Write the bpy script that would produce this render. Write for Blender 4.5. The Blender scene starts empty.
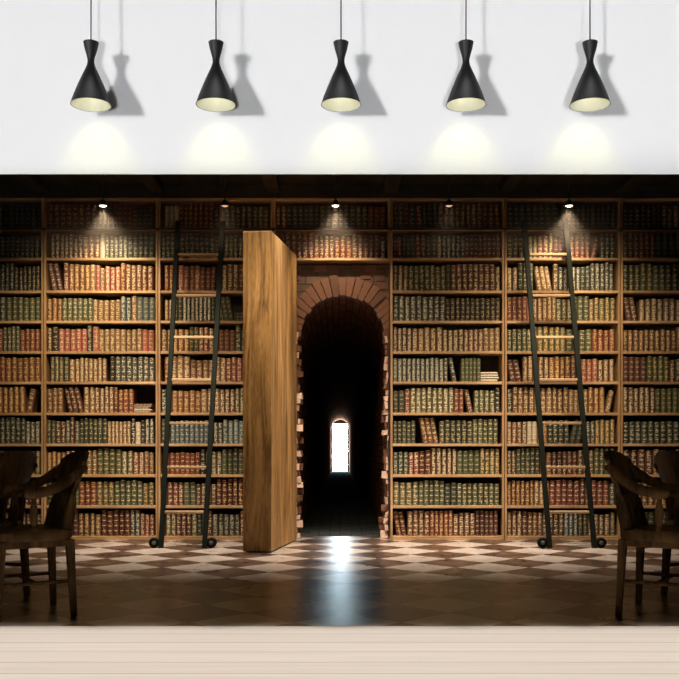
import bpy, math, random
from mathutils import Vector, Matrix

# ------------------------------------------------------------------ camera, world, lights
S = bpy.context.scene
COL = S.collection
F = 950.0                                   # focal length in pixels of a 679 px frame
cd = bpy.data.cameras.new('camera'); cam = bpy.data.objects.new('camera', cd); COL.objects.link(cam)
cam.location = (0, 0, 1.0); cam.rotation_euler = (math.pi / 2, 0, 0)
cd.sensor_width = 36; cd.lens = 36 * F / 679; cd.shift_y = 105.5 / 679
cd.clip_end = 200
S.camera = cam
S.view_settings.view_transform = 'Standard'; S.view_settings.look = 'None'
S.view_settings.exposure = 0.0; S.view_settings.gamma = 1.0; S.view_settings.use_curve_mapping = False
S.cycles.max_bounces = 8; S.cycles.diffuse_bounces = 5; S.cycles.glossy_bounces = 4

W = bpy.data.worlds.new('world'); S.world = W; W.use_nodes = True
W.node_tree.nodes['Background'].inputs[0].default_value = (0.95, 0.97, 1.0, 1)
W.node_tree.nodes['Background'].inputs[1].default_value = 0.02

def aim(o, target):
    o.rotation_euler = (Vector(target) - o.location).to_track_quat('-Z', 'Y').to_euler()

def area(name, loc, target, sx, sy, power, color, spread=math.pi):
    d = bpy.data.lights.new(name, 'AREA'); d.shape = 'RECTANGLE'; d.size = sx; d.size_y = sy
    d.energy = power; d.color = color; d.spread = spread
    o = bpy.data.objects.new(name, d); COL.objects.link(o); o.location = loc; aim(o, target)
    return o

def spot(name, loc, target, power, color, cone, blend=0.6, radius=0.03):
    d = bpy.data.lights.new(name, 'SPOT'); d.energy = power; d.color = color
    d.spot_size = cone; d.spot_blend = blend; d.shadow_soft_size = radius
    o = bpy.data.objects.new(name, d); COL.objects.link(o); o.location = loc; aim(o, target)
    return o

R = math.radians
WALL_Y = 5.25
area('wall_key_light', (-1.575, 3.15, 3.095), (0, WALL_Y, 3.095), 6.2, 1.25, 17.5, (1.0, 0.99, 0.985), R(8))
area('wall_fill_light', (0.0, -0.6, 0.74), (0.0, WALL_Y, 2.95), 7.4, 1.40, 13.4, (0.97, 0.98, 1.0), R(6))  # added fill lamp behind the camera, brightens the header wall from below
area('floor_fill_light', (0, 4.30, 3.6), (0, 4.58, 0), 6.0, 1.32, 24.5, (1.0, 0.96, 0.93), R(6))  # added unseen lamp, brightens only the plank floor strip
WARM = (1.0, 0.79, 0.52)
area('library_wash_fill', (-2.45, 8.4, 3.6), (-2.45, 10.0, 1.5), 0.7, 0.2, 17, WARM, R(80))  # three added fill lights without fixtures, brighten shelves and open door
area('library_wash_fill', (2.27, 8.4, 3.6), (2.27, 10.0, 1.5), 0.7, 0.2, 15.5, WARM, R(80))
area('library_wash_fill', (-0.35, 7.2, 3.6), (-0.35, 10.0, 1.2), 1.2, 0.2, 9.5, WARM, R(62))
area('library_floor_fill', (0.0, 9.05, 3.6), (0.0, 9.15, 0), 4.8, 0.35, 132, (1.0, 0.87, 0.74), R(66))  # added unseen strip above, brightens the tiles near the shelves

# ------------------------------------------------------------------ materials
def nodes(m):
    m.use_nodes = True; t = m.node_tree
    return t, t.nodes, t.links, t.nodes['Principled BSDF']

MATS = {}
def plain(name, color, rough=0.6, metal=0.0, emit=None, strength=0.0, spec=0.5):
    if name in MATS: return MATS[name]
    m = bpy.data.materials.new(name); t, n, l, b = nodes(m)
    nz = n.new('ShaderNodeTexNoise'); nz.inputs['Scale'].default_value = 18
    mp = n.new('ShaderNodeMapRange'); mp.inputs[3].default_value = 0.88; mp.inputs[4].default_value = 1.1
    l.new(nz.outputs['Fac'], mp.inputs[0])
    mx = n.new('ShaderNodeVectorMath'); mx.operation = 'SCALE'; mx.inputs[0].default_value = color[:3]
    l.new(mp.outputs[0], mx.inputs['Scale']); l.new(mx.outputs[0], b.inputs['Base Color'])
    tc = n.new('ShaderNodeTexCoord'); l.new(tc.outputs['Object'], nz.inputs['Vector'])
    b.inputs['Roughness'].default_value = rough; b.inputs['Metallic'].default_value = metal
    b.inputs['Specular IOR Level'].default_value = spec
    if emit:
        b.inputs['Emission Color'].default_value = (*emit, 1); b.inputs['Emission Strength'].default_value = strength
    MATS[name] = m
    return m

def wood(name, c1, c2, axis='Z', scale=9.0, rough=0.5, bump=0.15, spec=0.4, fine=1.0):
    m = bpy.data.materials.new(name); t, n, l, b = nodes(m)
    tc = n.new('ShaderNodeTexCoord'); mp = n.new('ShaderNodeMapping')
    s = {'X': (0.09, 1, 1), 'Y': (1, 0.09, 1), 'Z': (1, 1, 0.09)}[axis]
    mp.inputs['Scale'].default_value = [v * scale for v in s]
    l.new(tc.outputs['Object'], mp.inputs['Vector'])
    n1 = n.new('ShaderNodeTexNoise'); n1.inputs['Scale'].default_value = 1.0; n1.inputs['Detail'].default_value = 6
    n1.inputs['Distortion'].default_value = 1.4
    n2 = n.new('ShaderNodeTexNoise'); n2.inputs['Scale'].default_value = 7.0 * fine; n2.inputs['Detail'].default_value = 3
    l.new(mp.outputs[0], n1.inputs['Vector']); l.new(mp.outputs[0], n2.inputs['Vector'])
    ad = n.new('ShaderNodeMath'); ad.operation = 'MULTIPLY_ADD'; ad.inputs[1].default_value = 0.45
    l.new(n2.outputs['Fac'], ad.inputs[0]); l.new(n1.outputs['Fac'], ad.inputs[2])
    cr = n.new('ShaderNodeValToRGB')
    cr.color_ramp.elements[0].position = 0.50; cr.color_ramp.elements[0].color = (*c1, 1)
    cr.color_ramp.elements[1].position = 0.92; cr.color_ramp.elements[1].color = (*c2, 1)
    l.new(ad.outputs[0], cr.inputs[0]); l.new(cr.outputs[0], b.inputs['Base Color'])
    bp = n.new('ShaderNodeBump'); bp.inputs['Strength'].default_value = bump; bp.inputs['Distance'].default_value = 0.01
    l.new(ad.outputs[0], bp.inputs['Height']); l.new(bp.outputs[0], b.inputs['Normal'])
    b.inputs['Roughness'].default_value = rough; b.inputs['Specular IOR Level'].default_value = spec
    return m

SHELF_WOOD = wood('oak_shelf', (0.26, 0.14, 0.06), (0.60, 0.38, 0.19), 'X', 7)
POST_WOOD = wood('oak_upright', (0.24, 0.125, 0.052), (0.55, 0.34, 0.165), 'Z', 7)
DOOR_WOOD = wood('golden_oak', (0.13, 0.056, 0.016), (0.60, 0.345, 0.125), 'Z', 11.0, 0.5, 0.3, 0.35, 1.6)
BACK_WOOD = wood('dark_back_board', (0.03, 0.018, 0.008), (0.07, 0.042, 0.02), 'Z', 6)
CHAIR_WOOD = wood('dark_chair_wood', (0.035, 0.018, 0.006), (0.17, 0.088, 0.028), 'Z', 12, 0.6, 0.1, 0.2)
BEAM_WOOD = wood('dark_beam_wood', (0.012, 0.009, 0.004), (0.03, 0.021, 0.010), 'Y', 5, 0.8, 0.15, 0.1)
RUNG_WOOD = wood('rung_wood', (0.24, 0.14, 0.07), (0.5, 0.33, 0.17), 'X', 10)
LADDER_METAL = plain('dark_green_iron', (0.006, 0.008, 0.005), 0.6, 0.0, spec=0.1)
HUB = plain('worn_iron', (0.10, 0.10, 0.085), 0.5)
BLACK = plain('matt_black_shade', (0.012, 0.012, 0.013), 0.5, spec=0.3)
SHADE_IN = plain('cream_glow_lining', (0.85, 0.84, 0.68), 0.6)  # warm pale tone puts the bulb's glow into the lining colour
GLOW = plain('lit_bulb', (1, 1, 0.9), 0.5, emit=(1.0, 0.97, 0.78), strength=3.0)
GLOW_WARM = plain('lit_spot_bulb', (1, 0.9, 0.75), 0.5, emit=(1.0, 0.86, 0.66), strength=9.0)
GLOW_DIM = plain('dim_spot_bulb', (1, 0.8, 0.6), 0.5, emit=(1.0, 0.66, 0.42), strength=0.55)
PAPER = plain('page_edges', (0.42, 0.34, 0.22), 0.85)

def make_leather():
    m = bpy.data.materials.new('tooled_leather'); t, n, l, b = nodes(m)
    ti = n.new('ShaderNodeAttribute'); ti.attribute_name = 'tint'
    gi = n.new('ShaderNodeAttribute'); gi.attribute_name = 'gilt'
    uv = n.new('ShaderNodeUVMap'); uv.uv_map = 'uv'
    sp = n.new('ShaderNodeSeparateXYZ'); l.new(uv.outputs[0], sp.inputs[0])
    def M(op, a, bb=None, c=None):
        x = n.new('ShaderNodeMath'); x.operation = op
        for i, v in enumerate((a, bb, c)):
            if v is None: continue
            if isinstance(v, (int, float)): x.inputs[i].default_value = v
            else: l.new(v, x.inputs[i])
        return x.outputs[0]
    u, v = sp.outputs[0], sp.outputs[1]
    fr = M('FRACT', M('MULTIPLY', v, 5.0))
    line = M('GREATER_THAN', M('ABSOLUTE', M('SUBTRACT', fr, 0.5)), 0.40)
    cx = n.new('ShaderNodeCombineXYZ')
    l.new(M('MULTIPLY', u, 3.0), cx.inputs[0]); l.new(M('MULTIPLY', v, 17.0), cx.inputs[1])
    l.new(M('MULTIPLY', ti.outputs['Alpha'], 40.0), cx.inputs[2])
    vo = n.new('ShaderNodeTexVoronoi'); vo.inputs['Scale'].default_value = 1.0; l.new(cx.outputs[0], vo.inputs['Vector'])
    thr = M('MULTIPLY', gi.outputs['Alpha'], 0.60)
    orn = M('LESS_THAN', vo.outputs['Distance'], thr)
    edge = M('LESS_THAN', M('ABSOLUTE', M('SUBTRACT', u, 0.5)), 0.31)
    spine = M('GREATER_THAN', v, 0.02)
    lm = M('MULTIPLY', line, M('MINIMUM', M('MULTIPLY', gi.outputs['Alpha'], 1.6), 0.9))
    mask = M('MULTIPLY', M('MULTIPLY', M('MAXIMUM', M('MULTIPLY', orn, 0.9), lm), edge), spine)
    nz = n.new('ShaderNodeTexNoise'); nz.inputs['Scale'].default_value = 30
    tc = n.new('ShaderNodeTexCoord'); l.new(tc.outputs['Object'], nz.inputs['Vector'])
    br = n.new('ShaderNodeVectorMath'); br.operation = 'SCALE'; l.new(ti.outputs['Color'], br.inputs[0])
    l.new(M('MULTIPLY_ADD', nz.outputs['Fac'], 0.7, 0.65), br.inputs['Scale'])
    mx = n.new('ShaderNodeMix'); mx.data_type = 'RGBA'
    l.new(mask, mx.inputs['Factor']); l.new(br.outputs[0], mx.inputs[6]); l.new(gi.outputs['Color'], mx.inputs[7])
    l.new(mx.outputs[2], b.inputs['Base Color'])
    b.inputs['Roughness'].default_value = 0.48; b.inputs['Specular IOR Level'].default_value = 0.4
    return m
LEATHER = make_leather()

def math_node(n, l, op, a, bb=None, c=None):
    x = n.new('ShaderNodeMath'); x.operation = op
    for i, v in enumerate((a, bb, c)):
        if v is None: continue
        if isinstance(v, (int, float)): x.inputs[i].default_value = v
        else: l.new(v, x.inputs[i])
    return x.outputs[0]

def make_tiles():
    m = bpy.data.materials.new('diamond_marble_tiles'); t, n, l, b = nodes(m)
    M = lambda *a: math_node(n, l, *a)
    tc = n.new('ShaderNodeTexCoord'); sp = n.new('ShaderNodeSeparateXYZ'); l.new(tc.outputs['Object'], sp.inputs[0])
    D = 0.60
    a = M('DIVIDE', M('SUBTRACT', sp.outputs[0], 0.65), D); c = M('DIVIDE', M('SUBTRACT', sp.outputs[1], 7.16), D)
    p = M('ADD', M('ADD', a, c), 0.5); q = M('ADD', M('SUBTRACT', a, c), 0.5)
    par = M('MODULO', M('ADD', M('ADD', M('FLOOR', p), M('FLOOR', q)), 1000.0), 2.0)   # 0 light, 1 dark
    par = M('GREATER_THAN', par, 0.5)
    ed = M('MINIMUM', M('MINIMUM', M('FRACT', p), M('SUBTRACT', 1.0, M('FRACT', p))),
           M('MINIMUM', M('FRACT', q), M('SUBTRACT', 1.0, M('FRACT', q))))
    grout = M('LESS_THAN', ed, 0.010)
    nz = n.new('ShaderNodeTexNoise'); nz.inputs['Scale'].default_value = 5.5; nz.inputs['Detail'].default_value = 8
    nz.inputs['Distortion'].default_value = 1.2; l.new(tc.outputs['Object'], nz.inputs['Vector'])
    cl = n.new('ShaderNodeValToRGB'); e = cl.color_ramp.elements
    e[0].position = 0.3; e[0].color = (0.26, 0.21, 0.172, 1); e[1].position = 0.7; e[1].color = (0.37, 0.31, 0.262, 1)
    cdk = n.new('ShaderNodeValToRGB'); e = cdk.color_ramp.elements
    e[0].position = 0.42; e[0].color = (0.028, 0.015, 0.010, 1); e[1].position = 0.70; e[1].color = (0.13, 0.070, 0.045, 1)
    l.new(nz.outputs['Fac'], cl.inputs[0]); l.new(nz.outputs['Fac'], cdk.inputs[0])
    mx = n.new('ShaderNodeMix'); mx.data_type = 'RGBA'; l.new(par, mx.inputs['Factor'])
    l.new(cl.outputs[0], mx.inputs[6]); l.new(cdk.outputs[0], mx.inputs[7])
    mg = n.new('ShaderNodeMix'); mg.data_type = 'RGBA'; l.new(grout, mg.inputs['Factor'])
    l.new(mx.outputs[2], mg.inputs[6]); mg.inputs[7].default_value = (0.03, 0.02, 0.015, 1)
    l.new(mg.outputs[2], b.inputs['Base Color'])
    rr = M('MULTIPLY_ADD', nz.outputs['Fac'], 0.10, 0.24); l.new(rr, b.inputs['Roughness'])
    b.inputs['Specular IOR Level'].default_value = 0.45
    bp = n.new('ShaderNodeBump'); bp.inputs['Strength'].default_value = 0.25; bp.inputs['Distance'].default_value = 0.003
    l.new(M('SUBTRACT', 1.0, grout), bp.inputs['Height']); l.new(bp.outputs[0], b.inputs['Normal'])
    return m

def make_planks():
    m = bpy.data.materials.new('pale_floor_planks'); t, n, l, b = nodes(m)
    M = lambda *a: math_node(n, l, *a)
    tc = n.new('ShaderNodeTexCoord'); sp = n.new('ShaderNodeSeparateXYZ'); l.new(tc.outputs['Object'], sp.inputs[0])
    k = M('DIVIDE', M('SUBTRACT', WALL_Y, sp.outputs[1]), 0.218)
    fr = M('FRACT', k)
    gap = M('LESS_THAN', fr, 0.035)
    mp = n.new('ShaderNodeMapping'); mp.inputs['Scale'].default_value = (0.5, 14, 1); l.new(tc.outputs['Object'], mp.inputs[0])
    nz = n.new('ShaderNodeTexNoise'); nz.inputs['Scale'].default_value = 2.0; nz.inputs['Detail'].default_value = 5
    l.new(mp.outputs[0], nz.inputs['Vector'])
    cr = n.new('ShaderNodeValToRGB'); e = cr.color_ramp.elements
    e[0].position = 0.3; e[0].color = (0.76, 0.655, 0.56, 1); e[1].position = 0.7; e[1].color = (0.83, 0.74, 0.65, 1)
    l.new(nz.outputs['Fac'], cr.inputs[0])
    wn = n.new('ShaderNodeTexWhiteNoise'); wn.noise_dimensions = '1D'; l.new(M('FLOOR', k), wn.inputs['W'])
    sc = n.new('ShaderNodeVectorMath'); sc.operation = 'SCALE'; l.new(cr.outputs[0], sc.inputs[0])
    l.new(M('MULTIPLY_ADD', wn.outputs['Value'], 0.05, 0.96), sc.inputs['Scale'])
    mx = n.new('ShaderNodeMix'); mx.data_type = 'RGBA'; l.new(gap, mx.inputs['Factor'])
    l.new(sc.outputs[0], mx.inputs[6]); mx.inputs[7].default_value = (0.42, 0.33, 0.25, 1)
    l.new(mx.outputs[2], b.inputs['Base Color']); b.inputs['Roughness'].default_value = 0.65
    b.inputs['Specular IOR Level'].default_value = 0.25
    return m

def make_brick(name, c1, c2, mortar, sx=4.5, sy=13.0, bump=0.6, vault=False):
    m = bpy.data.materials.new(name); t, n, l, b = nodes(m)
    uv = n.new('ShaderNodeUVMap'); uv.uv_map = 'uv'
    br = n.new('ShaderNodeTexBrick'); l.new(uv.outputs[0], br.inputs['Vector'])
    br.inputs['Scale'].default_value = 1.0; br.inputs['Brick Width'].default_value = 0.24
    br.inputs['Row Height'].default_value = 0.08; br.inputs['Mortar Size'].default_value = 0.008
    br.inputs['Mortar Smooth'].default_value = 0.4
    br.inputs['Color1'].default_value = (*c1, 1); br.inputs['Color2'].default_value = (*c2, 1)
    br.inputs['Mortar'].default_value = (*mortar, 1)
    nz = n.new('ShaderNodeTexNoise'); nz.inputs['Scale'].default_value = 9; nz.inputs['Detail'].default_value = 6
    l.new(uv.outputs[0], nz.inputs['Vector'])
    sc = n.new('ShaderNodeVectorMath'); sc.operation = 'SCALE'; l.new(br.outputs[0], sc.inputs[0])
    M = lambda *a: math_node(n, l, *a)
    l.new(M('MULTIPLY_ADD', nz.outputs['Fac'], 1.1, 0.4), sc.inputs['Scale'])
    l.new(sc.outputs[0], b.inputs['Base Color']); b.inputs['Roughness'].default_value = 0.75
    bp = n.new('ShaderNodeBump'); bp.inputs['Strength'].default_value = bump; bp.inputs['Distance'].default_value = 0.02
    l.new(M('ADD', M('MULTIPLY', br.outputs['Fac'], -1.0), M('MULTIPLY', nz.outputs['Fac'], 0.6)), bp.inputs['Height'])
    l.new(bp.outputs[0], b.inputs['Normal'])
    return m

TILES = make_tiles(); PLANKS = make_planks()
BRICK = make_brick('red_brown_brick', (0.13, 0.066, 0.038), (0.09, 0.045, 0.026), (0.05, 0.034, 0.024))
TUNNEL_BRICK = make_brick('red_tunnel_brick', (0.27, 0.13, 0.08), (0.17, 0.08, 0.05), (0.07, 0.05, 0.035))  # reddish brick in two tones, fully matte
TUNNEL_BRICK.node_tree.nodes['Principled BSDF'].inputs['Specular IOR Level'].default_value = 0.0
TUNNEL_BRICK.node_tree.nodes['Principled BSDF'].inputs['Roughness'].default_value = 1.0
TUNNEL_FLOOR = make_brick('worn_stone_slabs', (0.07, 0.078, 0.078), (0.045, 0.05, 0.05), (0.02, 0.02, 0.02))
TUNNEL_FLOOR.node_tree.nodes['Principled BSDF'].inputs['Roughness'].default_value = 1.0
TUNNEL_FLOOR.node_tree.nodes['Principled BSDF'].inputs['Specular IOR Level'].default_value = 0.0
LOOSE_BRICK = plain('pink_jamb_brick', (0.72, 0.50, 0.39), 0.8)
VOUSSOIR = plain('arch_brick', (0.18, 0.078, 0.043), 0.8)
VOUSSOIR2 = plain('arch_brick_dark', (0.12, 0.05, 0.03), 0.8)
WHITE = plain('white_wall_paint', (0.84, 0.842, 0.85), 0.8, spec=0.2)
WHITE.node_tree.nodes['Map Range'].inputs[3].default_value = 0.99
WHITE.node_tree.nodes['Map Range'].inputs[4].default_value = 1.01
DARK_PAINT = plain('dark_library_plaster', (0.03, 0.022, 0.015), 0.9)
DAYLIGHT = plain('white_daylight_pane', (1, 1, 1), 0.5, emit=(0.66, 0.88, 1.0), strength=66.0)

# ------------------------------------------------------------------ mesh helpers
class MB:
    def __init__(s): s.v = []; s.f = []; s.m = []; s.uv = []
    def add(s, vs, fs, mat=0, uvs=None):
        o = len(s.v); s.v += [tuple(x) for x in vs]
        for i, f in enumerate(fs):
            s.f.append([o + j for j in f]); s.m.append(mat)
            s.uv.append(uvs[i] if uvs else None)
        return s
    def box(s, x0, x1, y0, y1, z0, z1, mat=0, M=None):
        vs = [Vector((x, y, z)) for x in (x0, x1) for y in (y0, y1) for z in (z0, z1)]
        if M: vs = [M @ v for v in vs]
        return s.add(vs, [(0, 1, 3, 2), (4, 6, 7, 5), (0, 4, 5, 1), (2, 3, 7, 6), (0, 2, 6, 4), (1, 5, 7, 3)], mat)
    def tube(s, pts, rad, seg=10, mat=0, sx=1.0, sy=1.0, cap=True):
        """sweep an ellipse along pts; rad a number or list"""
        pts = [Vector(p) for p in pts]; n = len(pts)
        rad = rad if isinstance(rad, (list, tuple)) else [rad] * n
        vs = []; t0 = (pts[1] - pts[0]).normalized()
        ref = Vector((0, 1, 0)) if abs(t0.y) < 0.9 else Vector((1, 0, 0))
        for i, p in enumerate(pts):
            t = (pts[min(i + 1, n - 1)] - pts[max(i - 1, 0)]).normalized()
            a = t.cross(ref).normalized(); b = t.cross(a).normalized()
            for k in range(seg):
                w = 2 * math.pi * k / seg
                vs.append(p + a * (math.cos(w) * rad[i] * sx) + b * (math.sin(w) * rad[i] * sy))
        fs = [(i * seg + k, i * seg + (k + 1) % seg, (i + 1) * seg + (k + 1) % seg, (i + 1) * seg + k)
              for i in range(n - 1) for k in range(seg)]
        if cap: fs += [tuple(range(seg))[::-1], tuple((n - 1) * seg + k for k in range(seg))]
        return s.add(vs, fs, mat)
    def lathe(s, prof, c=(0, 0, 0), seg=32, mat=0, axis='Z', capa=False, capb=False):
        vs = []
        for r, h in prof:
            for k in range(seg):
                w = 2 * math.pi * k / seg
                p = (r * math.cos(w), r * math.sin(w), h) if axis == 'Z' else (r * math.cos(w), h, r * math.sin(w))
                vs.append((p[0] + c[0], p[1] + c[1], p[2] + c[2]))
        n = len(prof)
        fs = [(i * seg + k, i * seg + (k + 1) % seg, (i + 1) * seg + (k + 1) % seg, (i + 1) * seg + k)
              for i in range(n - 1) for k in range(seg)]
        if capa: fs.append(tuple(range(seg))[::-1])
        if capb: fs.append(tuple((n - 1) * seg + k for k in range(seg)))
        return s.add(vs, fs, mat)
    def mesh(s, name, mats, smooth=False):
        me = bpy.data.meshes.new(name); me.from_pydata(s.v, [], s.f)
        for m in mats: me.materials.append(m)
        me.polygons.foreach_set('material_index', s.m)
        if any(u is not None for u in s.uv):
            ul = me.uv_layers.new(name='uv'); k = 0; flat = []
            for f, u in zip(s.f, s.uv):
                for j in range(len(f)): flat += list(u[j]) if u else [0.0, 0.0]
            ul.data.foreach_set('uv', flat)
        if smooth: me.polygons.foreach_set('use_smooth', [True] * len(me.polygons))
        me.update()
        return me
    def build(s, name, mats, parent=None, loc=(0, 0, 0), rot=None, smooth=False, bevel=0.0):
        if not isinstance(mats, (list, tuple)): mats = [mats]
        o = bpy.data.objects.new(name, s.mesh(name, mats, smooth)); COL.objects.link(o)
        o.location = loc
        if rot: o.rotation_euler = rot
        if parent: o.parent = parent
        if bevel:
            b = o.modifiers.new('bevel', 'BEVEL'); b.width = bevel; b.segments = 2; b.limit_method = 'ANGLE'
        if smooth:
            e = o.modifiers.new('split', 'EDGE_SPLIT'); e.split_angle = R(38)
        return o

def tag(o, label=None, cat=None, group=None, kind=None):
    if label: o['label'] = label
    if cat: o['category'] = cat
    if group: o['group'] = group
    if kind: o['kind'] = kind
    return o

def empty(name, loc=(0, 0, 0), rz=0.0, label=None, cat=None, group=None):
    o = bpy.data.objects.new(name, None); COL.objects.link(o); o.location = loc; o.rotation_euler = (0, 0, rz)
    o.empty_display_size = 0.1
    return tag(o, label, cat, group)

def copy_tree(o, parent=None):
    c = o.copy(); COL.objects.link(c)
    if parent: c.parent = parent
    for ch in [x for x in bpy.data.objects if x.parent == o]: copy_tree(ch, c)
    return c

def struct(o): o['kind'] = 'structure'; return o

# ------------------------------------------------------------------ the setting
OP_Z = 1 + 271 / (F / WALL_Y)             # top edge of the opening into the library
XL, XR = -4.42, 4.28                      # library side walls
SY = 10.0                                 # front plane of the shelves
CEIL = 3.74
struct(MB().box(-6, 6, -1.5, WALL_Y, -0.06, 0).build('floor_white_room', PLANKS))
struct(MB().box(XL - .1, XR + .1, WALL_Y, SY + 0.42, -0.06, 0).build('floor', TILES))
w = MB(); w.box(-6, 6, WALL_Y, WALL_Y + 0.008, OP_Z, 4.4); w.box(-6, XL, WALL_Y, WALL_Y + .10, 0, OP_Z); w.box(XR, 6, WALL_Y, WALL_Y + .10, 0, OP_Z)
struct(w.build('wall_front', WHITE))
w = MB(); w.box(XL, XR, WALL_Y + .009, WALL_Y + 0.022, OP_Z + 0.002, CEIL)
struct(w.build('wall_inner', DARK_PAINT))
struct(MB().box(XL - .1, XL, WALL_Y + .1, SY + .42, 0, CEIL).build('wall_left', DARK_PAINT))
struct(MB().box(XR, XR + .1, WALL_Y + .1, SY + .42, 0, CEIL).build('wall_right', DARK_PAINT))
struct(MB().box(XL - .1, XR + .1, WALL_Y + .1, SY + .42, CEIL, CEIL + .08).build('ceiling', BEAM_WOOD))
DIV = [-3.116 - 1.21, -3.116, -1.911, -0.70, 0.535, 1.738, 2.96, 4.17]
ACX, AR = 0.03, 0.455                     # arch centre and half width
SPR = 2.15                                # springing height
w = MB(); w.box(XL, ACX - AR - .12, SY + .30, SY + .42, 0, CEIL); w.box(ACX + AR + .12, XR, SY + .30, SY + .42, 0, CEIL)
w.box(ACX - AR - .12, ACX + AR + .12, SY + .30, SY + .42, 2.95, CEIL)
struct(w.build('wall_back', DARK_PAINT))
# ceiling beams
for i, x in enumerate(DIV[1:-1]):
    b = MB().box(x - .07, x + .07, WALL_Y + .16, SY - 0.06, CEIL - .10, CEIL - .001)
    struct(b.build('trim_%d' % (i + 1), BEAM_WOOD, bevel=.006))
struct(MB().box(XL, XR, SY - .05, SY + .04, CEIL - .13, CEIL - .002).build('trim_8', BEAM_WOOD, bevel=.006))

# tunnel (vaulted brick passage)
TY0, TY1 = SY + 0.30, 36.0
def vault_profile(hw, spr, n=18):
    p = [(-hw, 0)] + [(-hw, spr * i / 6) for i in range(1, 6)]
    p += [(-hw * math.cos(math.pi * k / n), spr + hw * math.sin(math.pi * k / n)) for k in range(n + 1)]
    return p + [(hw, spr * i / 6) for i in range(5, -1, -1)]
prof = vault_profile(AR + 0.03, SPR); L = [0]
for a, b in zip(prof, prof[1:]): L.append(L[-1] + math.dist(a, b))
ys = [TY0 + (TY1 - TY0) * i / 60 for i in range(61)]
rng = random.Random(5); vs = []; fs = []; uvs = []
for j, y in enumerate(ys):
    for i, (x, z) in enumerate(prof):
        k = rng.uniform(-.012, .018) if 0 < i < len(prof) - 1 else 0
        tp = 1 - j / 60 * .30
        vs.append((ACX + x * (1 + k) * tp, y, z * (1 + k * .4) * (1 - j / 60 * .26)))
n = len(prof)
for j in range(60):
    for i in range(n - 1):
        fs.append((j * n + i, j * n + i + 1, (j + 1) * n + i + 1, (j + 1) * n + i))
        uvs.append([(ys[j], L[i]), (ys[j], L[i + 1]), (ys[j + 1], L[i + 1]), (ys[j + 1], L[i])])
m = MB(); m.add(vs, fs, 0, uvs)
struct(m.build('wall_tunnel', TUNNEL_BRICK, smooth=True))
m = MB(); hw = AR + .05; e0, e1 = SY + .42, TY1 - .001
m.add([(ACX - hw, e0, 0), (ACX + hw, e0, 0), (ACX + hw, e1, 0), (ACX - hw, e1, 0)], [(0, 1, 2, 3)], 0,
      [[(0, e0), (1, e0), (1, e1), (0, e1)]])
m.add([(ACX - hw, e0, -.05), (ACX + hw, e0, -.05), (ACX + hw, e1, -.05), (ACX - hw, e1, -.05)], [(3, 2, 1, 0)])
struct(m.build('floor_tunnel', TUNNEL_FLOOR))
# far wall of the tunnel with a tall bright doorway
dw, dh = 0.27, 1.80
m = MB(); m.box(ACX - .6, ACX - dw, TY1, TY1 + .1, 0, 2.9); m.box(ACX + dw, ACX + .6, TY1, TY1 + .1, 0, 2.9); m.box(ACX - dw, ACX + dw, TY1, TY1 + .1, dh, 2.9)
struct(m.build('wall_tunnel_end', DARK_PAINT))
struct(MB().box(ACX - dw, ACX + dw, TY1 + .06, TY1 + .08, 0, dh).build('window_1', DAYLIGHT))

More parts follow.
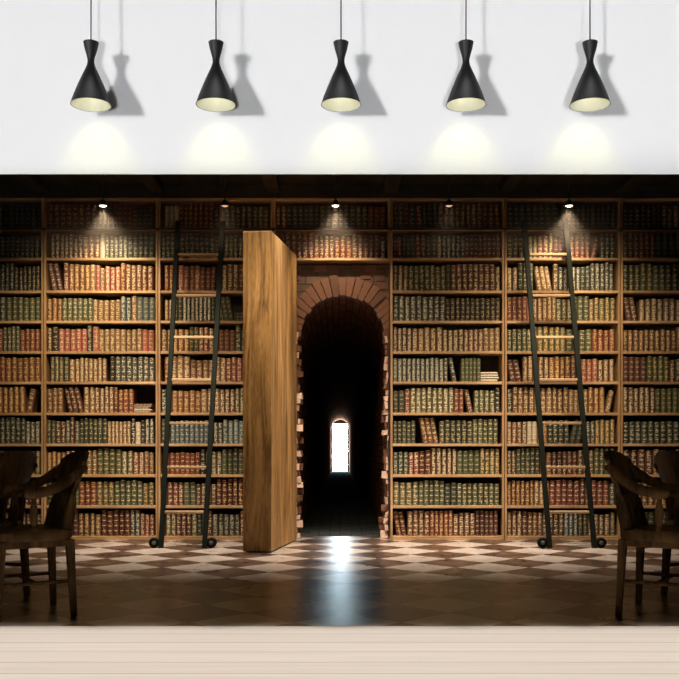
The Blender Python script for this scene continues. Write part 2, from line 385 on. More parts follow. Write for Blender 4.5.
# brick archway filling the middle bay under the small bookcase
def archway():
    m = MB(); y0, y1 = SY + .14, SY + .296
    xl, xr, top = DIV[3] + .01, DIV[4] - .01, 2.925
    # flat brick face with an arched hole (strip between hole outline and a rectangle)
    N = 28; pts = []
    for k in range(N + 1):
        a = math.pi * k / N
        ip = (ACX - (AR + .02) * math.cos(a), SPR + (AR + .02) * math.sin(a))
        ca, sa = -math.cos(a), math.sin(a)
        t = 9.0
        if ca < -1e-6: t = min(t, (xl - ACX) / ca)
        if ca > 1e-6: t = min(t, (xr - ACX) / ca)
        if sa > 1e-6: t = min(t, (top - SPR) / sa)
        pts.append((ip, (ACX + ca * t, SPR + sa * t)))
    pts = [((ACX - AR - .02, 0), (xl, 0))] + pts + [((ACX + AR + .02, 0), (xr, 0))]
    # corners
    full = []
    for i, (ip, op) in enumerate(pts):
        full.append((ip, op))
        if i + 1 < len(pts):
            nx = pts[i + 1][1]
            if abs(op[0] - xl) < 1e-6 and abs(nx[1] - top) < 1e-6 and abs(nx[0] - xl) > 1e-6: full.append((pts[i + 1][0], (xl, top)))
            if abs(op[1] - top) < 1e-6 and abs(nx[0] - xr) < 1e-6 and abs(op[0] - xr) > 1e-6: full.append((ip, (xr, top)))
    for (a, b), (c, d) in zip(full, full[1:]):
        if a == c and False: continue
        q = [a, b, d, c] if a != c else [a, b, d]
        m.add([(p[0], y0, p[1]) for p in q], [tuple(range(len(q)))], 0, [[p for p in q]])
        if a != c:
            m.add([(a[0], y0, a[1]), (c[0], y0, c[1]), (c[0], y1, c[1]), (a[0], y1, a[1])], [(0, 1, 2, 3)], 0,
                  [[(y0, a[1]), (y0, c[1]), (y1, c[1]), (y1, a[1])]])
    r = random.Random(11)
    # ring of voussoirs, two bricks deep, each proud by a little
    K = 21
    for k in range(K):
        a0, a1 = math.pi * (k + .06) / K, math.pi * (k + .94) / K
        r0, r1 = AR - r.uniform(.0, .02), AR + .19 + r.uniform(-.015, .02)
        yy = y0 - r.uniform(.004, .022)
        P = [(ACX - q * math.cos(a), SPR + q * math.sin(a)) for q, a in ((r0, a0), (r0, a1), (r1, a1), (r1, a0))]
        P = [(max(min(p[0], xr), xl), p[1]) for p in P]
        vs = [(p[0], yy, p[1]) for p in P] + [(p[0], y0 + .15, p[1]) for p in P]
        m.add(vs, [(0, 3, 2, 1), (4, 5, 6, 7), (0, 1, 5, 4), (1, 2, 6, 5), (2, 3, 7, 6), (3, 0, 4, 7)], 1 if r.random() < .7 else 2)
    # broken, toothed jamb bricks
    for side in (-1, 1):
        z = 0.0
        while z < SPR - .02:
            h = r.uniform(.055, .085)
            for d in range(2):
                inn = AR - r.choice((-.03, -.012, 0.0, .012, .03)) - (0.03 if z < .35 and side > 0 else 0)
                y = y0 - r.uniform(0, .04) + d * .10
                x0, x1 = ACX + side * inn, (xl + .012 if side < 0 else xr - .012)
                M = Matrix.Translation((0, 0, 0))
                bk = MB().box(min(x0, x1), max(x0, x1), y, y + .09, z + .005, z + h - .005)
                m.add([(p[0] + r.uniform(-.009, .009), p[1] + r.uniform(-.009, .009), p[2] + r.uniform(-.006, .006)) for p in bk.v], bk.f, (3 if r.random() < .75 else 1) if d == 0 else 1)
            z += h
    # a few courses of raised bricks above and beside the ring
    for k in range(9):
        x = xl + .02 + k * .135 + r.uniform(-.01, .01)
        if r.random() < .75: m.box(x, min(x + .12, xr), y0 - r.uniform(.003, .014), y0 + .02, 2.845 + r.uniform(-.01, .01), 2.915, 1 if k % 2 else 2)
    for (x, z) in ((xl + .02, 2.75), (xl + .01, 2.66), (xr - .15, 2.75), (xr - .12, 2.66), (xl + .16, 2.76), (xr - .3, 2.77)):
        m.box(x, x + .11, y0 - .008, y0 + .02, z, z + .07, 2)
    o = m.build('brick_archway', [BRICK, VOUSSOIR, VOUSSOIR2, LOOSE_BRICK])
    tag(o, 'rough red-brown brick archway opening onto the dark vaulted passage', 'archway')
archway()

# ------------------------------------------------------------------ bookcases
RZ = [0.02, .347, .674, 1.0, 1.326, 1.653, 1.974, 2.295, 2.613, 2.958, 3.274, 3.589]   # shelf centres
BAYS = ['bay cut by left edge', 'bay left of left ladder', 'bay behind left ladder', 'bay over the archway',
        'bay right of the archway', 'bay behind right ladder', 'bay cut by right edge']
CASE_LABEL = ['tall oak bookcase cut off by the left edge of the view',
              'tall oak bookcase brightly lit by the leftmost ceiling spotlight, left of left ladder',
              'tall oak bookcase behind the left rolling ladder, partly hidden by open door',
              'short two-shelf oak bookcase built over the brick archway',
              'tall oak bookcase directly right of the brick archway',
              'tall oak bookcase behind the right rolling ladder',
              'tall dim oak bookcase cut off by the right edge of the view']
TH, SD = 0.022, 0.028
for i in range(7):
    x0, x1 = DIV[i] + .003, DIV[i + 1] - .003
    rows = RZ if i != 3 else RZ[9:]
    zb = 0.0 if i != 3 else RZ[9] - .016
    c = empty('bookcase', ((x0 + x1) / 2, SY + .13, zb), 0, CASE_LABEL[i], 'bookcase', 'oak bookcases along the back wall')
    ox, oy, oz = c.location
    for s in (0, 1):
        a, b = (x0, x0 + TH) if s == 0 else (x1 - TH, x1)
        MB().box(a - ox, b - ox, SY - oy, SY + .26 - oy, 0, 3.605 - oz).build('side_panel', POST_WOOD, c, bevel=.003)
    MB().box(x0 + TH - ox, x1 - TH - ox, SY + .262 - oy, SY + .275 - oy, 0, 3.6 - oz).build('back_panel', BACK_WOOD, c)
    for z in rows:
        h = SD / 2 if z > .1 else .02
        MB().box(x0 + TH + .0005 - ox, x1 - TH - .0005 - ox, SY + .004 - oy, SY + .258 - oy, z - h - oz, z + h - oz).build('shelf' if z < 3.5 else 'top_board', SHELF_WOOD, c, bevel=.003)

# ------------------------------------------------------------------ books
CLR = {'R': ((.21, .060, .036), 'red-brown'), 'M': ((.10, .032, .024), 'maroon'), 'T': ((.25, .145, .07), 'tan'),
       'O': ((.20, .088, .038), 'orange-brown'), 'P': ((.38, .11, .075), 'rose red'), 'G': ((.080, .098, .046), 'green'),
       'D': ((.034, .050, .033), 'dark green'), 'B': ((.09, .13, .135), 'blue-grey'), 'K': ((.014, .015, .013), 'black'),
       'W': ((.55, .47, .34), 'cream'), 'N': ((.13, .07, .04), 'brown'), 'Y': ((.145, .135, .06), 'olive'),
       'S': ((.075, .075, .055), 'grey-green')}
# each shelf from top to bottom; runs of colour+count, < or > leans, = lies flat, _ is a gap
SHELVES = {
 0: ["D20", "K6 K6 K>1 D8", "K8 D8 K6", "D4 G8 D2 G6", "G10 R4 G4 R4", "G6 R8 O6", "N6 O10 O>1 _1", "D<1 D4 Y2 D10 S3", "D9 M5 S4", "N5 D8 M5", "D8 N5 M6"],
 1: ["M8 M7 D4", "_1 N7 O3 W1 S5 D5", "M<2 R1 O4 T1 P1 T1 P3 R1 O3 R2", "O3 G6 T5 B2 T1 B3", "M1 K1 P5 K1 P1 T8 P2", "_1 S3 D1 O1 T7 _1 K1 S7",
     "O3 M<3 T2 O4 M1 R3 =5", "D2 N2 S1 M1 S1 D6 T6 K1 W1 K1 S2", "O4 R3 K1 T2 G4 Y2 R2 O2", "D2 G4 R3 Y3 G5 Y2", "D4 M2 N4 M5 S2 R3"],
 2: ["_1 W3 M7 K1 W1 D8", "D9 K2 G2 D4 G5", "_1 R2 K1 P4 M4 N3 M6", "_1 O2 D2 S7 D1 D<3 =3 D3", "T2 O3 G2 R4 M3 D4 N2", "_1 R1 T3 O4 T2 R5 M3", "K1 D1 O5 T3 N3 S5 N2",
     "D2 B8 S3 B5 D>1 D2", "_1 R7 K1 Y3 G5 D3", "D1 R3 G2 N4 M8 D2", "M1 Y2 M3 Y1 D2 M1 S5 M4 N2"],
 3: ["N2 D6 G3 D5 M3", "M2 R5 O4 R3 O2 M3 K1"],
 4: ["D2 M1 D1 M1 D3 N8 M3", "M2 D3 M2 D2 N1 K5 M8", "N3 G7 D1 M8 N1", "S9 K11", "N4 O5 N4 O4 T3", "S11 D1 S<1 _1 G5 =4", "D2 R1 Y8 R2 M<1 G4 K1", "D5 _1 N<3 D6 G5",
     "D3 R2 M2 N5 G4 Y4", "Y4 G5 D2 G8", "M<2 O4 R5 O4 M5"],
 5: ["D8 _1 D11", "D3 Y3 R2 Y1 M2 R5 R>1 D3", "N2 D3 T<3 N1 S5 D2 S5", "R4 P1 O3 T2 Y3 G3 T1 Y4", "G5 Y6 G4 R4", "M<2 O4 N1 O4 M2 P3 O3", "K1 O4 T3 N3 T4 O3 T>1",
     "O4 W2 O2 D4 D>2 S2 Y4", "N2 G5 O2 M3 R2 N3 G4", "O6 T3 R5 M1 R4 D1", "O3 M1 O3 N4 B3 D2 N4 S1"],
 6: ["K5 D2 N4 K5 D3", "M6 D7 D5", "D3 G2 G8 D5", "M<2 N9 M7", "N10 O4 N5", "M4 G4 M1 D8", "N6 G6 D7", "D10 S4 D4", "M4 N6 D5", "N8 D4 M5", "D7 N5 G6"],
}
import re
def book_mesh(w, h, dep, clr, gilt, ga, seed, bulge):
    """cover boards, rounded spine with raised bands, recessed page block; spine faces -Y, stands on z=0"""
    v = []; f = []; mi = []; uv = []
    c = min(.003, w * .12)
    NU = 4
    lev = [0.0, .03]
    for b in (.2, .4, .6, .8): lev += [b - .022, b - .012, b + .012, b + .022]
    lev += [.97, 1.0]
    rib = [0, 0] + [0, 1, 1, 0] * 4 + [0, 0]
    rb = .0022
    for z, q in zip(lev, rib):
        for k in range(NU + 1):
            t = k / NU; x = (t - .5) * w
            s = math.sin(math.pi * t)
            y = bulge * (1 - s) - (q * rb) + (0 if 0 < k < NU else .001)
            v.append((x * (1 + (q * .02)), y, z * h))
    n = NU + 1
    for j in range(len(lev) - 1):
        for k in range(NU):
            f.append((j * n + k, j * n + k + 1, (j + 1) * n + k + 1, (j + 1) * n + k)); mi.append(0)
            uv.append([(k / NU, lev[j]), ((k + 1) / NU, lev[j]), ((k + 1) / NU, lev[j + 1]), (k / NU, lev[j + 1])])
    # spine top and bottom closing
    f.append(tuple(range(n))[::-1]); mi.append(0); uv.append(None)
    f.append(tuple((len(lev) - 1) * n + k for k in range(n))); mi.append(0); uv.append(None)
    def bx(x0, x1, y0, y1, z0, z1, m):
        o = len(v)
        for x in (x0, x1):
            for y in (y0, y1):
                for z in (z0, z1): v.append((x, y, z))
        for q in ((0, 1, 3, 2), (4, 6, 7, 5), (0, 4, 5, 1), (2, 3, 7, 6), (0, 2, 6, 4), (1, 5, 7, 3)):
            f.append(tuple(o + i for i in q)); mi.append(m); uv.append(None)
    bx(-w / 2, -w / 2 + c, bulge, dep, 0, h, 0); bx(w / 2 - c, w / 2, bulge, dep, 0, h, 0)
    bx(-w / 2 + c, w / 2 - c, bulge, dep - .005, .004, h - .005, 1)
    return v, f, mi, uv

def finish_book_mesh(name, v, f, mi, uv, tint, gilt):
    me = bpy.data.meshes.new(name); me.from_pydata(v, [], f)
    me.materials.append(LEATHER); me.materials.append(PAPER)
    me.polygons.foreach_set('material_index', mi)
    ul = me.uv_layers.new(name='uv'); flat = []
    for ff, u in zip(f, uv):
        for j in range(len(ff)): flat += list(u[j]) if u else [0.0, 0.0]
    ul.data.foreach_set('uv', flat)
    a = me.attributes.new('tint', 'FLOAT_COLOR', 'FACE'); a.data.foreach_set('color', tint)
    a = me.attributes.new('gilt', 'FLOAT_COLOR', 'FACE'); a.data.foreach_set('color', gilt)
    me.update()
    return me

BOOKS = []
rng = random.Random(42)
for bay in range(7):
    xa, xb = DIV[bay] + .003 + TH + .003, DIV[bay + 1] - .003 - TH - .003
    for ri, spec in enumerate(SHELVES[bay]):
        zi = 10 - ri
        zb = RZ[zi] + (SD / 2 if zi > 0 else .02) + .0006
        clear = RZ[zi + 1] - SD / 2 - zb
        runs = []
        for tok in spec.split():
            mt = re.match(r'([A-Z]?)([<>=_]?)(\d+)', tok); c, k, nn = mt.group(1) or 'W', mt.group(2), int(mt.group(3))
            hh = clear * rng.uniform(.76, .92); wf = rng.uniform(.85, 1.15)
            gold = rng.choice([(.62, .40, .17), (.58, .46, .27), (.64, .52, .34)])
            if c in 'SBKD': gold = rng.choice([(.42, .40, .28), (.58, .54, .40), (.46, .36, .17)])
            dens = rng.uniform(.62, 1.0) if c in 'TOSYN' else (rng.uniform(.4, .9) if c not in 'DGM' else rng.uniform(.25, .75))
            if c == 'T': gold = (.66, .50, .29)
            runs.append((c, k, nn, hh, wf, gold, dens))
        # total width in units
        total = 0; fixed = 0
        for c, k, nn, hh, wf, g, d in runs:
            if k == '_': fixed += .035 * nn
            elif k == '=': fixed += .205
            elif k in '<>' and k: total += nn * wf * 1.02; fixed += hh * math.sin(R(13)) + .004
            else: total += nn * wf
        unit = (xb - xa - fixed) / total * .985
        x = xa; order = []
        for c, k, nn, hh, wf, g, d in runs:
            if k == '_': x += .035 * nn; continue
            if k == '=':
                zz = zb; hz = .19
                for q in range(nn):
                    tw = rng.uniform(.024, .036) if nn < 5 else .019
                    cc = c if nn == 4 else rng.choice('WMTSO' if nn == 5 else 'DSN')
                    hz_ = hz * rng.uniform(.86, 1.0)
                    order.append(dict(x=x + .002, z=zz + tw / 2, w=tw - .0008, h=hz_, th=math.pi / 2, c=cc, g=g, d=.25, lean='lying flat'))
                    zz += tw
                x += .205; continue
            if k in '<>' and k:
                a = R(rng.uniform(9, 12.5)); wd = unit * wf
                if k == '<':
                    x += hh * math.sin(a) + .001
                    for q in range(nn):
                        order.append(dict(x=x + wd / 2 * math.cos(a), z=zb + wd / 2 * math.sin(a), w=wd * .97, h=hh, th=-a, c=c, g=g, d=d, lean='leaning'))
                        x += wd / math.cos(a)
                    x += .004
                else:
                    x += .003
                    for q in range(nn):
                        x += wd / math.cos(a)
                        order.append(dict(x=x - wd / 2 * math.cos(a), z=zb + wd / 2 * math.sin(a), w=wd * .97, h=hh, th=a, c=c, g=g, d=d, lean='leaning'))
                    x += hh * math.sin(a) + .001
                continue
            for q in range(nn):
                wd = unit * wf * rng.uniform(.95, 1.05)
                if x + wd > xb: wd = max(xb - x, .02)
                order.append(dict(x=x + wd / 2, z=zb, w=wd - .0055, h=hh * rng.uniform(.97, 1.03), th=0, c=c, g=g, d=d, lean=''))
                x += wd
        for q, b in enumerate(order):
            b['bay'], b['row'], b['i'], b['n'] = bay, ri, q, len(order)
            b['y'] = SY + .018 + rng.uniform(0, .012) + (.01 if b['lean'] else 0)
            b['dep'] = rng.uniform(.17, .19); b['seed'] = rng.random()
            b['jit'] = rng.uniform(.8, 1.2)
            BOOKS.append(b)

def px_of(X, Y, Z): return 339.5 + F * X / Y, 445 - F * (Z - 1) / Y
def visible_area(b):
    px, py = px_of(b['x'], b['y'], b['z'] + b['h'] / 2)
    if px < 3 or px > 676: return 0
    if 241 < px < 299 and py > 228: return 0                       # behind the open door
    if (px < 70 or px > 622) and py > 480: return 0                 # behind the chairs
    a = b['w'] * b['h']
    for (t, btm) in (((179.5, 222), (161.5, 548)), ((223, 222), (205, 548)), ((524, 222), (550, 548)), ((566, 215), (594, 548))):
        xx = t[0] + (btm[0] - t[0]) * (py - t[1]) / (btm[1] - t[1])
        if abs(px - xx) < 4 and py > 215: a *= .3
    return a
ranked = sorted(range(len(BOOKS)), key=lambda i: -visible_area(BOOKS[i]))
# keep at most 300 as things of their own, the largest in view
SOLO = set(ranked[:300])
ORD = ['', '1st', '2nd', '3rd'] + ['%dth' % k for k in range(4, 40)]
stuff = dict(v=[], f=[], mi=[], uv=[], t=[], g=[])
for i, b in enumerate(BOOKS):
    col, cname = CLR[b['c']]
    v, f, mi, uv = book_mesh(b['w'], b['h'], b['dep'], col, None, b['d'], b['seed'], min(.018, b['w'] * .33))
    tint = [(q * .82 + e_ * .18) * b['jit'] for q, e_ in zip(col, (.14, .085, .045))] + [b['seed']]
    gl = list(b['g']) + [b['d']]
    if i in SOLO:
        me = finish_book_mesh('leather_bound_book', v, f, mi, uv, tint * len(f), gl * len(f))
        o = bpy.data.objects.new('leather_bound_book', me); COL.objects.link(o)
        o.location = (b['x'], b['y'], b['z']); o.rotation_euler = (0, b['th'], 0)
        side, k = ('left', b['i'] + 1) if b['i'] < b['n'] / 2 else ('right', b['n'] - b['i'])
        what = (b['lean'] + ' ' if b['lean'] == 'leaning' else '') + cname + ' book'
        if b['lean'] == 'lying flat': what = cname + ' flat book'
        if b['bay'] == 3: shelf = 'top shelf' if b['row'] == 0 else 'second shelf'
        else: shelf = 'top shelf' if b['row'] == 0 else ('bottom shelf' if b['row'] == 10 else ORD[b['row'] + 1] + ' shelf down')
        tag(o, '%s, %s from %s, %s, %s' % (what, ORD[k], side, shelf, BAYS[b['bay']]), 'book', 'leather-bound books on the library shelves')
    else:
        M = Matrix.Translation((b['x'], b['y'], b['z'])) @ Matrix.Rotation(b['th'], 4, 'Y')
        o_ = len(stuff['v'])
        stuff['v'] += [tuple(M @ Vector(p)) for p in v]
        stuff['f'] += [tuple(o_ + j for j in q) for q in f]
        stuff['mi'] += mi; stuff['uv'] += uv; stuff['t'] += tint * len(f); stuff['g'] += gl * len(f)
me = finish_book_mesh('leather_bound_books', stuff['v'], stuff['f'], stuff['mi'], stuff['uv'], stuff['t'], stuff['g'])
o = bpy.data.objects.new('leather_bound_books', me); COL.objects.link(o)
tag(o, 'remaining narrower and half-hidden leather-bound books filling the oak shelves', 'books', 'leather-bound books on the library shelves', 'stuff')
print('BOOKS', len(BOOKS), 'solo', len(SOLO))

# ------------------------------------------------------------------ open bookcase door
def bookcase_door():
    hinge = Vector((-.448, SY - .045, 0)); near = Vector((-.632, 8.80, 0))
    d = (near - hinge).normalized(); wid = (near - hinge).length
    ang = math.atan2(d.y, d.x)              # local +X runs from hinge to free edge
    c = empty('bookcase_door', tuple(hinge), ang, 'thick golden oak hidden door swung open beside the archway', 'door')
    T, H = .27, 2.985
    # local -Y (after rotation) points left/away; thickness grows to the left of the plain face
    sgn = -1
    ysg = lambda a, b: (min(a * sgn, b * sgn), max(a * sgn, b * sgn))
    y0, y1 = ysg(0, .03)
    MB().box(0, wid - .03, y0, y1, .012, H).build('back_panel', DOOR_WOOD, c, bevel=.004)
    y0, y1 = ysg(0, T)
    MB().box(wid - .03, wid, y0, y1, .012, H).build('side_panel', DOOR_WOOD, c, bevel=.004)
    y0, y1 = ysg(.03, T)
    MB().box(0, .03, y0, y1, .012, H).build('side_panel', DOOR_WOOD, c, bevel=.004)
    MB().box(.03, wid - .03, y0, y1, H - .03, H).build('top_board', DOOR_WOOD, c, bevel=.003)
    for z in RZ[:9]:
        MB().box(.031, wid - .031, y0, y1, max(z - .014, .014), max(z, .028) + .014).build('shelf', DOOR_WOOD, c)
bookcase_door()

# ------------------------------------------------------------------ rolling ladders
struct_rail = MB().tube([(XL + .05, SY - .045, 3.262), (XR - .05, SY - .045, 3.262)], .010, 8)
for x in [q for q in DIV[1:-1]]:
    struct_rail.box(x - .012, x + .012, SY - .05, SY - .001, 3.252, 3.272)
tag(struct_rail.build('ladder_rail', LADDER_METAL), 'thin dark iron rail running along the bookcases below the top shelf', 'rail')

def ladder(bl, br, tl, tr, label):
    yb, yt, H = 9.22, 9.885, 3.33
    cx = (bl + br) / 2
    c = empty('rolling_ladder', (cx, yb, 0), 0, label, 'ladder', 'rolling library ladders')
    P = lambda s, z: Vector((((bl if s < 0 else br) + ((tl if s < 0 else tr) - (bl if s < 0 else br)) * z / 3.33) - cx, (yt - yb) * z / H, z))
    for s in (-1, 1):
        a, b = P(s, .0), P(s, H)
        m = MB(); hw, hd = .024, .022
        vs = []
        for p in (a, b):
            vs += [p + Vector((-hw, -hd, 0)), p + Vector((hw, -hd, 0)), p + Vector((hw, hd, 0)), p + Vector((-hw, hd, 0))]
        m.add(vs, [(3, 2, 1, 0), (4, 5, 6, 7), (0, 1, 5, 4), (1, 2, 6, 5), (2, 3, 7, 6), (3, 0, 4, 7)])
        rl = m.build('rail', LADDER_METAL, c, bevel=.005)
        # hook onto the wall rail
        q = P(s, 3.26)
        MB().tube([q + Vector((0, .01, .03)), q + Vector((0, .06, .05)), q + Vector((0, .087, .025)), q + Vector((0, .085, -.02))], .009, 8).build('hook', LADDER_METAL, c, smooth=True)
        wq = P(s, .052) + Vector((s * .066, -.005, 0))
        wh = MB().lathe([(.012, -.02), (.045, -.02), (.052, -.014), (.052, .014), (.045, .02), (.012, .02)], tuple(wq), 24, axis='Y', capa=True, capb=True).build('wheel', LADDER_METAL, c, smooth=True)
        MB().lathe([(.016, -.026), (.02, -.024), (.02, .024), (.016, .026)], tuple(wq), 16, axis='Y', capa=True, capb=True).build('hub', HUB, wh, smooth=True)
        MB().box(*sorted((wq.x, P(s, .052).x)), wq.y - .012, wq.y + .012, wq.z - .010, wq.z + .010).build('wheel_bracket', LADDER_METAL, c)
    for k in range(7):
        z = .343 + .437 * k
        a, b = P(-1, z), P(1, z)
        MB().box(a.x + .024, b.x - .024, a.y - .03, a.y + .03, z - .013, z + .013).build('rung', RUNG_WOOD, c, bevel=.004)
ladder(-1.733, -1.311, -1.68, -1.215, 'dark iron rolling ladder left of the open oak door')
ladder(2.04, 2.474, 1.92, 2.35, 'dark iron rolling ladder leaning on the right-hand shelves')

# ------------------------------------------------------------------ library spotlights
SPX = [(-2.39, True, 'far left, above the bay left of left ladder'), (-1.16, False, 'dim, above the left rolling ladder'), (-.04, True, 'glowing above the brick archway'),
       (1.107, False, 'dim, above the bay right of the archway'), (2.32, True, 'glowing above the right rolling ladder')]
for i, (x, lit, where) in enumerate(SPX):
    y, z = 9.6, 3.415
    c = empty('ceiling_spotlight', (x, y, CEIL), 0, 'small black ceiling spotlight, ' + where, 'spotlight', 'small spotlights above the bookcases')
    h = z - CEIL
    MB().lathe([(.035, -.012), (.035, -.001)], (0, 0, 0), 20, capa=True, capb=True).build('canopy', BLACK, c)
    MB().tube([(0, 0, -.012), (0, 0, h + .055)], .008, 8).build('stem', BLACK, c)
    MB().lathe([(.012, h + .065), (.022, h + .058), (.030, h + .03), (.046, h - .002), (.043, h - .002), (.026, h + .028), (.012, h + .05)], (0, 0, 0), 24, capa=True).build('shade', BLACK, c, smooth=True)
    MB().lathe([(.0, h - .008), (.02, h - .006), (.036, h + .004), (.036, h + .012)], (0, 0, 0), 20, capb=True).build('bulb', GLOW_WARM if lit else GLOW_DIM, c, smooth=True)
    P = {0: 60, 2: 48, 4: 55}.get(i, 3)
    spot('spotlight_beam', (x, y, z - .03), (x, y + .34, z - 1.0), P, (1.0, .80, .56), R(98), .75, .02)

hz = bpy.data.materials.new('dusty_air'); hz.use_nodes = True; t = hz.node_tree
t.nodes.remove(t.nodes['Principled BSDF']); vs_ = t.nodes.new('ShaderNodeVolumeScatter')
vs_.inputs['Density'].default_value = 0.11; vs_.inputs['Color'].default_value = (1, .86, .74, 1)
t.links.new(vs_.outputs[0], t.nodes['Material Output'].inputs['Volume'])
tag(MB().box(XL + .06, XR - .06, 9.42, 9.93, 2.98, 3.60).build('dusty_haze', hz), 'thin dusty haze catching the spotlight beams below the ceiling', 'haze', None, 'stuff')

# ------------------------------------------------------------------ pendant lamps of the white room
PY = 5.085; ppm = F / PY
def pendant(px, label):
    X = (px - 339.5) / ppm; z0 = 1 + (445 - 105) / ppm
    c = empty('pendant_lamp', (X, PY, z0), 0, label, 'lamp', 'black hourglass pendant lamps along the white wall')
    prof = [(.107, 0), (.108, .002)]
    T = [(.0, 20), (.13, 17.4), (.30, 13.2), (.46, 8.9), (.58, 5.4), (.64, 4.0), (.69, 3.4), (.74, 3.6), (.80, 4.5), (.90, 6.3), (1.0, 7.6)]
    Hh = 62.5 / ppm
    outer = [(r / ppm, t * Hh) for t, r in T]
    MB().lathe(outer + [(.006, Hh)], (0, 0, 0), 40, capb=True).build('shade', BLACK, c, smooth=True)
    inner = [(max(r / ppm - .003, .004), t * Hh + .0005) for t, r in T[:7]]
    MB().lathe(inner, (0, 0, 0), 40, capb=True).build('lining', SHADE_IN, c, smooth=True)
    MB().lathe([(.009, Hh), (.011, Hh + .004), (.010, Hh + .012), (.004, Hh + .018)], (0, 0, 0), 16, capb=True).build('cord_cap', BLACK, c, smooth=True)
    MB().tube([(0, 0, Hh + .012), (0, 0, 4.4 - z0)], .0034, 8).build('cord', BLACK, c)
    MB().lathe([(.0, .045), (.014, .050), (.024, .065), (.024, .078), (.014, .10), (.010, .115)], (0, 0, 0), 20, capb=True).build('bulb', GLOW, c, smooth=True)
    d = bpy.data.lights.new('pendant_glow', 'SPOT'); d.energy = 1.55; d.color = (1, .95, .15); d.spot_size = R(75); d.spot_blend = .5; d.shadow_soft_size = .02
    l = bpy.data.objects.new('pendant_glow', d); COL.objects.link(l); l.location = (X, PY, z0 + .036); aim(l, (X, PY + .52, z0 - .96))
for px, t in ((91, 'leftmost black hourglass pendant lamp against the white wall'), (216, 'second black hourglass pendant lamp from the left'),
              (341, 'middle black hourglass pendant lamp of the row of five'), (466, 'fourth black hourglass pendant lamp, right of the middle one'),
              (590, 'rightmost black hourglass pendant lamp against the white wall')):
    pendant(px, t)

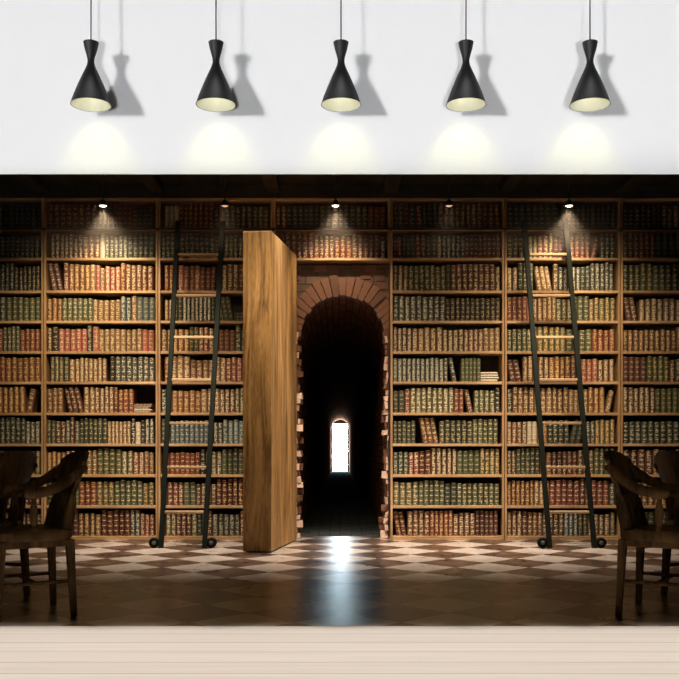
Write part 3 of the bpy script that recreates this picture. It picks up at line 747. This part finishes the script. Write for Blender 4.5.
# ------------------------------------------------------------------ armchairs
def armchair(label):
    """faces local +X; origin on the floor under the seat centre; side is local Y"""
    c = empty('wooden_armchair', (0, 0, 0), 0, label, 'armchair', 'dark wooden armchairs at the sides of the library floor')
    D, Wd = .215, .205                     # half depth, half width at legs
    # saddle seat
    m = MB(); N = 40; rings = []
    def outline(s, z):
        pts = []
        for k in range(N):
            a = 2 * math.pi * k / N; ca, sa = math.cos(a), math.sin(a)
            p = 4.0
            rr = (abs(ca) ** p + abs(sa) ** p) ** (-1 / p)
            pts.append((ca * rr * .235 * s, sa * rr * (.235 + .012 * ca) * s, z))
        return pts
    vs = outline(.97, .445) + outline(1.0, .455) + outline(1.0, .495) + outline(.96, .508) + outline(.6, .497) + outline(.2, .493)
    fs = [(j * N + k, j * N + (k + 1) % N, (j + 1) * N + (k + 1) % N, (j + 1) * N + k) for j in range(5) for k in range(N)]
    fs += [tuple(range(N))[::-1], tuple(5 * N + k for k in range(N))]
    m.add(vs, fs); m.build('seat', CHAIR_WOOD, c, smooth=True)
    m = MB()
    for (x0, x1, y0, y1) in ((-.2, .2, -.205, -.18), (-.2, .2, .18, .205), (-.205, -.18, -.18, .18), (.18, .205, -.18, .18)):
        m.box(x0, x1, y0, y1, .405, .446)
    m.build('apron', CHAIR_WOOD, c, bevel=.003)
    def sq_leg(p0, p1, w0, w1, name):
        mm = MB(); p0, p1 = Vector(p0), Vector(p1); vs = []
        N_ = 5
        for i in range(N_):
            t = i / (N_ - 1); p = p0.lerp(p1, t); w = w0 + (w1 - w0) * t
            vs += [p + Vector((-w, -w, 0)), p + Vector((w, -w, 0)), p + Vector((w, w, 0)), p + Vector((-w, w, 0))]
        fs = [(i * 4 + k, i * 4 + (k + 1) % 4, (i + 1) * 4 + (k + 1) % 4, (i + 1) * 4 + k) for i in range(N_ - 1) for k in range(4)]
        fs += [(3, 2, 1, 0), tuple((N_ - 1) * 4 + k for k in range(4))]
        mm.add(vs, fs); return mm.build(name, CHAIR_WOOD, c, bevel=.005)
    for sx in (-1, 1):
        for sy in (-1, 1):
            sq_leg((sx * (D - .02), sy * (Wd - .015), .446), (sx * (D + (.0 if sx < 0 else .005)), sy * (Wd + .002), 0), .024, .017, 'leg')
    m = MB()
    for sy in (-1, 1): m.tube([(-D - .005, sy * Wd, .20), (D - .005, sy * Wd, .20)], .011, 8)
    m.tube([(0, -Wd, .20), (0, Wd, .20)], .011, 8)
    m.build('stretcher', CHAIR_WOOD, c, smooth=True)
    m = MB().tube([(D - .01, -Wd, .25), (D - .01, Wd, .25)], .011, 8); m.build('stretcher', CHAIR_WOOD, c, smooth=True)
    # back: a broad curved panel on two stiles, leaning back and narrowing to the seat
    def back_x(z): t = (z - .49) / .48; return -.20 - .105 * t - .025 * t * t
    m = MB(); NZ, NW = 14, 14; th = .024
    grid = []
    for side in (0, 1):
        for j in range(NZ + 1):
            t = j / NZ; z = .66 + (.965 - .66) * t
            hw = .165 + .055 * math.sin(t * 1.7)
            for k in range(NW + 1):
                s = -1 + 2 * k / NW
                zz = z - (t ** 3) * .055 * abs(s) ** 3
                curve = .045 * s * s
                grid.append((back_x(zz) + curve - side * th, s * hw, zz))
    n_ = NW + 1; A = (NZ + 1) * n_; fs = []
    for j in range(NZ):
        for k in range(NW):
            a = j * n_ + k
            fs.append((a, a + 1, a + n_ + 1, a + n_)); fs.append((A + a, A + a + n_, A + a + n_ + 1, A + a + 1))
    for k in range(NW):
        fs.append((k, A + k, A + k + 1, k + 1)); a = NZ * n_ + k; fs.append((a, a + 1, A + a + 1, A + a))
    for j in range(NZ):
        a = j * n_; fs.append((a, a + n_, A + a + n_, A + a)); a = j * n_ + NW; fs.append((a, A + a, A + a + n_, a + n_))
    m.add(grid, fs); m.build('backrest', CHAIR_WOOD, c, smooth=True)
    for sy in (-1, 1):
        pts = [(back_x(z) + .022, sy * (.168 - .02 * (z - .49) / .3), z) for z in (.47, .53, .59, .65, .69, .72)]
        m = MB().tube(pts, [.034, .031, .031, .028, .020, .012], 12, sx=1.15, sy=.62); m.build('back_stile', CHAIR_WOOD, c, smooth=True)
    m = MB()
    for s in (-.085, 0, .085):
        m.tube([(back_x(z) + .02, s, z) for z in (.49, .6, .7)], .012, 8, sx=2.2, sy=.7)
    m.build('back_splats', CHAIR_WOOD, c, smooth=True)
    # arms sweep forward and down from high on the back
    for sy in (-1, 1):
        pts = [(-.285, sy * .205, .875), (-.235, sy * .222, .835), (-.17, sy * .235, .785), (-.11, sy * .243, .752), (-.05, sy * .246, .733), (.01, sy * .244, .725), (.055, sy * .238, .722), (.08, sy * .234, .720)]
        ar = MB().tube(pts, [.022, .025, .026, .026, .027, .029, .030, .018], 12, sx=1.1, sy=.72).build('armrest', CHAIR_WOOD, c, smooth=True)
        prof = [(.020, .50), (.022, .52), (.014, .535), (.024, .58), (.027, .61), (.016, .665), (.014, .68), (.022, .70), (.020, .712)]
        MB().lathe(prof, (.02, sy * .212, 0), 14, capa=True, capb=True).build('arm_support', CHAIR_WOOD, ar, smooth=True)
    return c

def at(px, Y): return (px - 339.5) * Y / F
# near chairs face outward and slightly to the viewer; far ones stand behind them
a = armchair('dark wooden armchair at the left, nearer one, in profile with its curved arm clear')
a.location = (-1.86, 5.66, 0); a.rotation_euler = (0, 0, R(180 + 33))
b = copy_tree(a); b['label'] = 'dark wooden armchair behind the nearer left one, cut by left edge'
b.location = (-2.36, 6.22, 0); b.rotation_euler = (0, 0, R(180 - 22))
d = copy_tree(a); d['label'] = 'dark wooden armchair at the right, nearer one, in profile with its curved arm clear'
d.location = (1.94, 5.66, 0); d.rotation_euler = (0, 0, R(-33))
e = copy_tree(a); e['label'] = 'dark wooden armchair behind the nearer right one, cut by right edge'
e.location = (2.44, 6.22, 0); e.rotation_euler = (0, 0, R(22))
